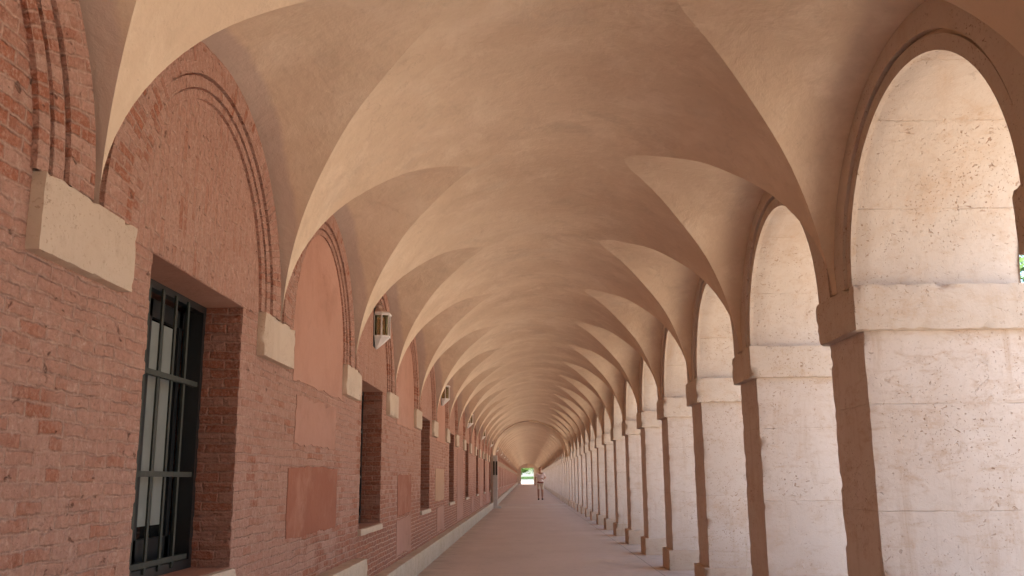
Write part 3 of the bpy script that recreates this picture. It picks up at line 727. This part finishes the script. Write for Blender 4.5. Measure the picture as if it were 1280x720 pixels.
# fingers
for (h,dx,dy,dz) in ((9,0,-.3,-1),(13,-.6,-.6,.4)):
    hx,hy,hz=J[h][0]
    base=Vector((hx,hy,hz)); d=Vector((dx,dy,dz)).normalized(); side=d.cross(Vector((0,1,.2))).normalized()
    for q,(off,ln) in enumerate(((-.027,.060),(-.009,.072),(.009,.068),(.027,.052),(.040,.040))):
        i0=len(J); J.append((tuple(base+side*off+d*.03),.0095)); J.append((tuple(base+side*(off*1.15 if q<4 else .055)+d*(.03+ln*.6)),.0085)); J.append((tuple(base+side*(off*1.15 if q<4 else .06)+d*(.03+ln)+Vector((0,-.012,0))),.007))
        E_+=[(h,i0),(i0,i0+1),(i0+1,i0+2)]
skinned('body',J,E_,M['skin'],person)
def blob(name,mat,c,r,parent,seg=20,fn=None):
    mb=MB()
    def P(i,j):
        th=pi*i/seg; ph=2*pi*j/(seg*2); v=Vector((sin(th)*cos(ph),sin(th)*sin(ph),cos(th)))
        q=Vector((c[0]+v.x*r[0],c[1]+v.y*r[1],c[2]+v.z*r[2])); return tuple(fn(q,v)) if fn else tuple(q)
    mb.grid(P,seg,seg*2); return link(name,mb.data(name,[mat],k=1),parent,k=1)
def headfn(q,v):
    if v.z<0: q.x*=1-.28*v.z*v.z; q.y=q.y*(1) 
    if v.y<-.8 and abs(v.z+.1)<.3 and abs(v.x)<.25: q.y-=.018*(1-abs(v.x)/.25)       # nose
    if v.y<-.6 and .05<v.z<.3 and .2<abs(v.x)<.6: q.y+=.008                         # eye sockets
    if abs(v.x)>.92 and abs(v.z)<.3: q.x*=1.08                                       # ears
    return q
blob('head',M['skin'],(0,-.02,1.715),(.077,.098,.118),person,fn=headfn)
for s_ in (-1,1): blob('eye',M['hair'],(s_*.030,-.105,1.73),(.011,.008,.007),person,8)
blob('mouth',M['belt'],(0,-.108,1.665),(.022,.006,.005),person,8)
blob('hair',M['hair'],(0,.004,1.745),(.086,.100,.098),person,16,fn=lambda q,v:(Vector((q.x*.8,q.y*.6+.03,max(q.z,1.70))) if v.y<-.35 and v.z<.35 else Vector((q.x,q.y,max(q.z,1.66)))))
skinned('shirt',[((0,0,.97),(.165,.125)),((0,0,1.12),(.15,.115)),((0,0,1.32),(.17,.12)),((0,0,1.45),(.14,.10)),((-.17,0,1.475),.075),((-.235,.02,1.28),.064),((.17,0,1.475),.075),((.245,.015,1.29),.064)],
  [(0,1),(1,2),(2,3),(3,4),(4,5),(3,6),(6,7)],M['shirt'],person)
skinned('shorts',[((0,0,.97),(.155,.118)),((-.09,0,.88),.105),((-.10,-.05,.55),.088),((.09,0,.88),.105),((.10,.025,.55),.088)],[(0,1),(1,2),(0,3),(3,4)],M['shorts'],person)
mb=MB(); mb.tube([(0,0,.955),(0,0,.995)],.0,24)
mb=MB()
mb.grid(lambda i,j:((.172+.0)*cos(2*pi*i/24),.132*sin(2*pi*i/24),.955+.045*j),24,1)
link('belt',mb.data('belt',[M['belt']],k=1),person,k=1)
for sx,sy in ((-1,-.04),(1,.07)):
    blob('shoe',M['shoe'],(sx*.10,sy-.0,.045),(.052,.135,.05),person,12,fn=lambda q,v:Vector((q.x,q.y,max(q.z,0.0))))

# ---------------------------------------------------------------- trees
def leaf_cloud(name,mat,c,r,n_,size,seed,clumps=60,parent=None,k=1):
    rr=random.Random(seed); mb=MB(); cl=[]
    while len(cl)<clumps:
        v=Vector((rr.uniform(-1,1),rr.uniform(-1,1),rr.uniform(-1,1)))
        if .35<v.length<1.0: cl.append((v,rr.uniform(.14,.30)))
    for i in range(n_):
        v,cr=rr.choice(cl); d=Vector((rr.gauss(0,1),rr.gauss(0,1),rr.gauss(0,1))).normalized()*cr*rr.uniform(.3,1)**.5
        p=v+d; p=Vector((c[0]+p.x*r[0],c[1]+p.y*r[1],c[2]+p.z*r[2]))
        a=Vector((rr.gauss(0,1),rr.gauss(0,1),rr.gauss(0,.6))).normalized(); b_=a.orthogonal().normalized(); s_=size*rr.uniform(.6,1.3)
        mb.face([p-a*s_,p+b_*s_*.45,p+a*s_,p-b_*s_*.45])
    return link(name,mb.data(name,[mat],k=1),parent,k=1)
def tree(x,y,h,r,label,seed,z=0,n_=5200,size=.10):
    t=link('tree',None,None,(x,y,z),k=1); tag(t,label,'tree','trees outside the gallery')
    rr=random.Random(seed); mb=MB()
    mb.tube([(0,0,-.1),(.05,0,h*.2),(-.03,.05,h*.45),(.05,0,h*.7)],[h*.035,h*.025,h*.02,h*.008],10)
    for i in range(7):
        a=rr.uniform(0,6.28); z0_=h*rr.uniform(.3,.6); e=(cos(a)*r*.7,sin(a)*r*.7,z0_+h*.22)
        mb.tube([(0,0,z0_),(e[0]*.5,e[1]*.5,z0_+h*.08),e],[h*.014,h*.009,h*.003],6)
    link('trunk',mb.data('trunk',[M['bark']],k=1),t,k=1)
    leaf_cloud('crown',M['leaf'],(0,0,h*.66),(r,r,h*.36),n_,size,seed,parent=t)
tree(10.6,17.5,8.0,2.8,'nearest leafy green tree standing out past the first white pier',1)
tree(17,30,9.5,3.4,'second leafy green tree out in the square, farther from the arcade',2)
tree(21,8,9.0,3.2,'green tree standing abreast of the viewpoint across the square',3)
YE=Y_END*K; ZE=ramp_z(Y_END)*K
tree(-2.9,YE+26,4.7,3.3,'leafy tree left of centre beyond the far doorway',4,ZE,11000,.11)
tree(2.2,YE+29,5.2,3.6,'leafy tree right of centre beyond the far doorway',5,ZE,11000,.11)
tree(7.5,YE+40,8,4.2,'farther leafy tree showing at the right edge of the far doorway',6,ZE,4000,.18)
tree(-9,YE+44,8,4.2,'farther leafy tree at the left edge of the far doorway',7,ZE,4000,.18)
h=leaf_cloud('hedge',M['hedge'],(0,YE+22,ZE+1.0),(9,.6,.22),9000,.07,9,clumps=400); tag(h,'low dark clipped hedge crossing the view beyond the far doorway','hedge')

# ---------------------------------------------------------------- camera
f=1139.51; pitch=0.20695; yaw=0.01429; roll=-0.00782

R0=Vector((cos(yaw),sin(yaw),0)); F0=Vector((-sin(yaw),cos(yaw),0)); Zv=Vector((0,0,1))
Fw=F0*cos(pitch)+Zv*sin(pitch); U0=-F0*sin(pitch)+Zv*cos(pitch)
R=R0*cos(roll)+U0*sin(roll); U=-R0*sin(roll)+U0*cos(roll)
cam=bpy.data.cameras.new('camera'); co=bpy.data.objects.new('camera',cam); C.objects.link(co)
cam.sensor_width=36; cam.lens=f/1280*36; cam.clip_start=.05; cam.clip_end=3000
m=Matrix((( R.x,U.x,-Fw.x,0),(R.y,U.y,-Fw.y,0),(R.z,U.z,-Fw.z,1.6*K),(0,0,0,1))); co.matrix_world=m
bpy.context.scene.camera=co

# ---------------------------------------------------------------- light
SUN_EL=math.radians(52); SUN_AZ=math.radians(203)     # compass-style: 0=+y, 90=+x
sd=Vector((sin(SUN_AZ)*cos(SUN_EL),cos(SUN_AZ)*cos(SUN_EL),sin(SUN_EL)))
sl=bpy.data.lights.new('sun','SUN'); sl.energy=4.5; sl.angle=math.radians(.5); sl.color=(1,.95,.89)
so=bpy.data.objects.new('sun',sl); C.objects.link(so); so.rotation_euler=sd.to_track_quat('Z','Y').to_euler(); so.location=sd*50
w=bpy.data.worlds.new('World'); bpy.context.scene.world=w; w.use_nodes=True; nt=w.node_tree
sk=nt.nodes.new('ShaderNodeTexSky'); sk.sky_type='NISHITA'; sk.sun_disc=False; sk.sun_elevation=SUN_EL; sk.sun_rotation=SUN_AZ; sk.dust_density=2.0
nt.links.new(sk.outputs[0],nt.nodes['Background'].inputs[0]); nt.nodes['Background'].inputs[1].default_value=.10
sc=bpy.context.scene
sc.view_settings.view_transform='Standard'; sc.view_settings.look='None'; sc.view_settings.gamma=1; sc.view_settings.exposure=2.74
sc.view_settings.use_curve_mapping=False
sc.cycles.use_denoising=True; sc.cycles.max_bounces=12; sc.cycles.diffuse_bounces=8; sc.cycles.sample_clamp_indirect=10
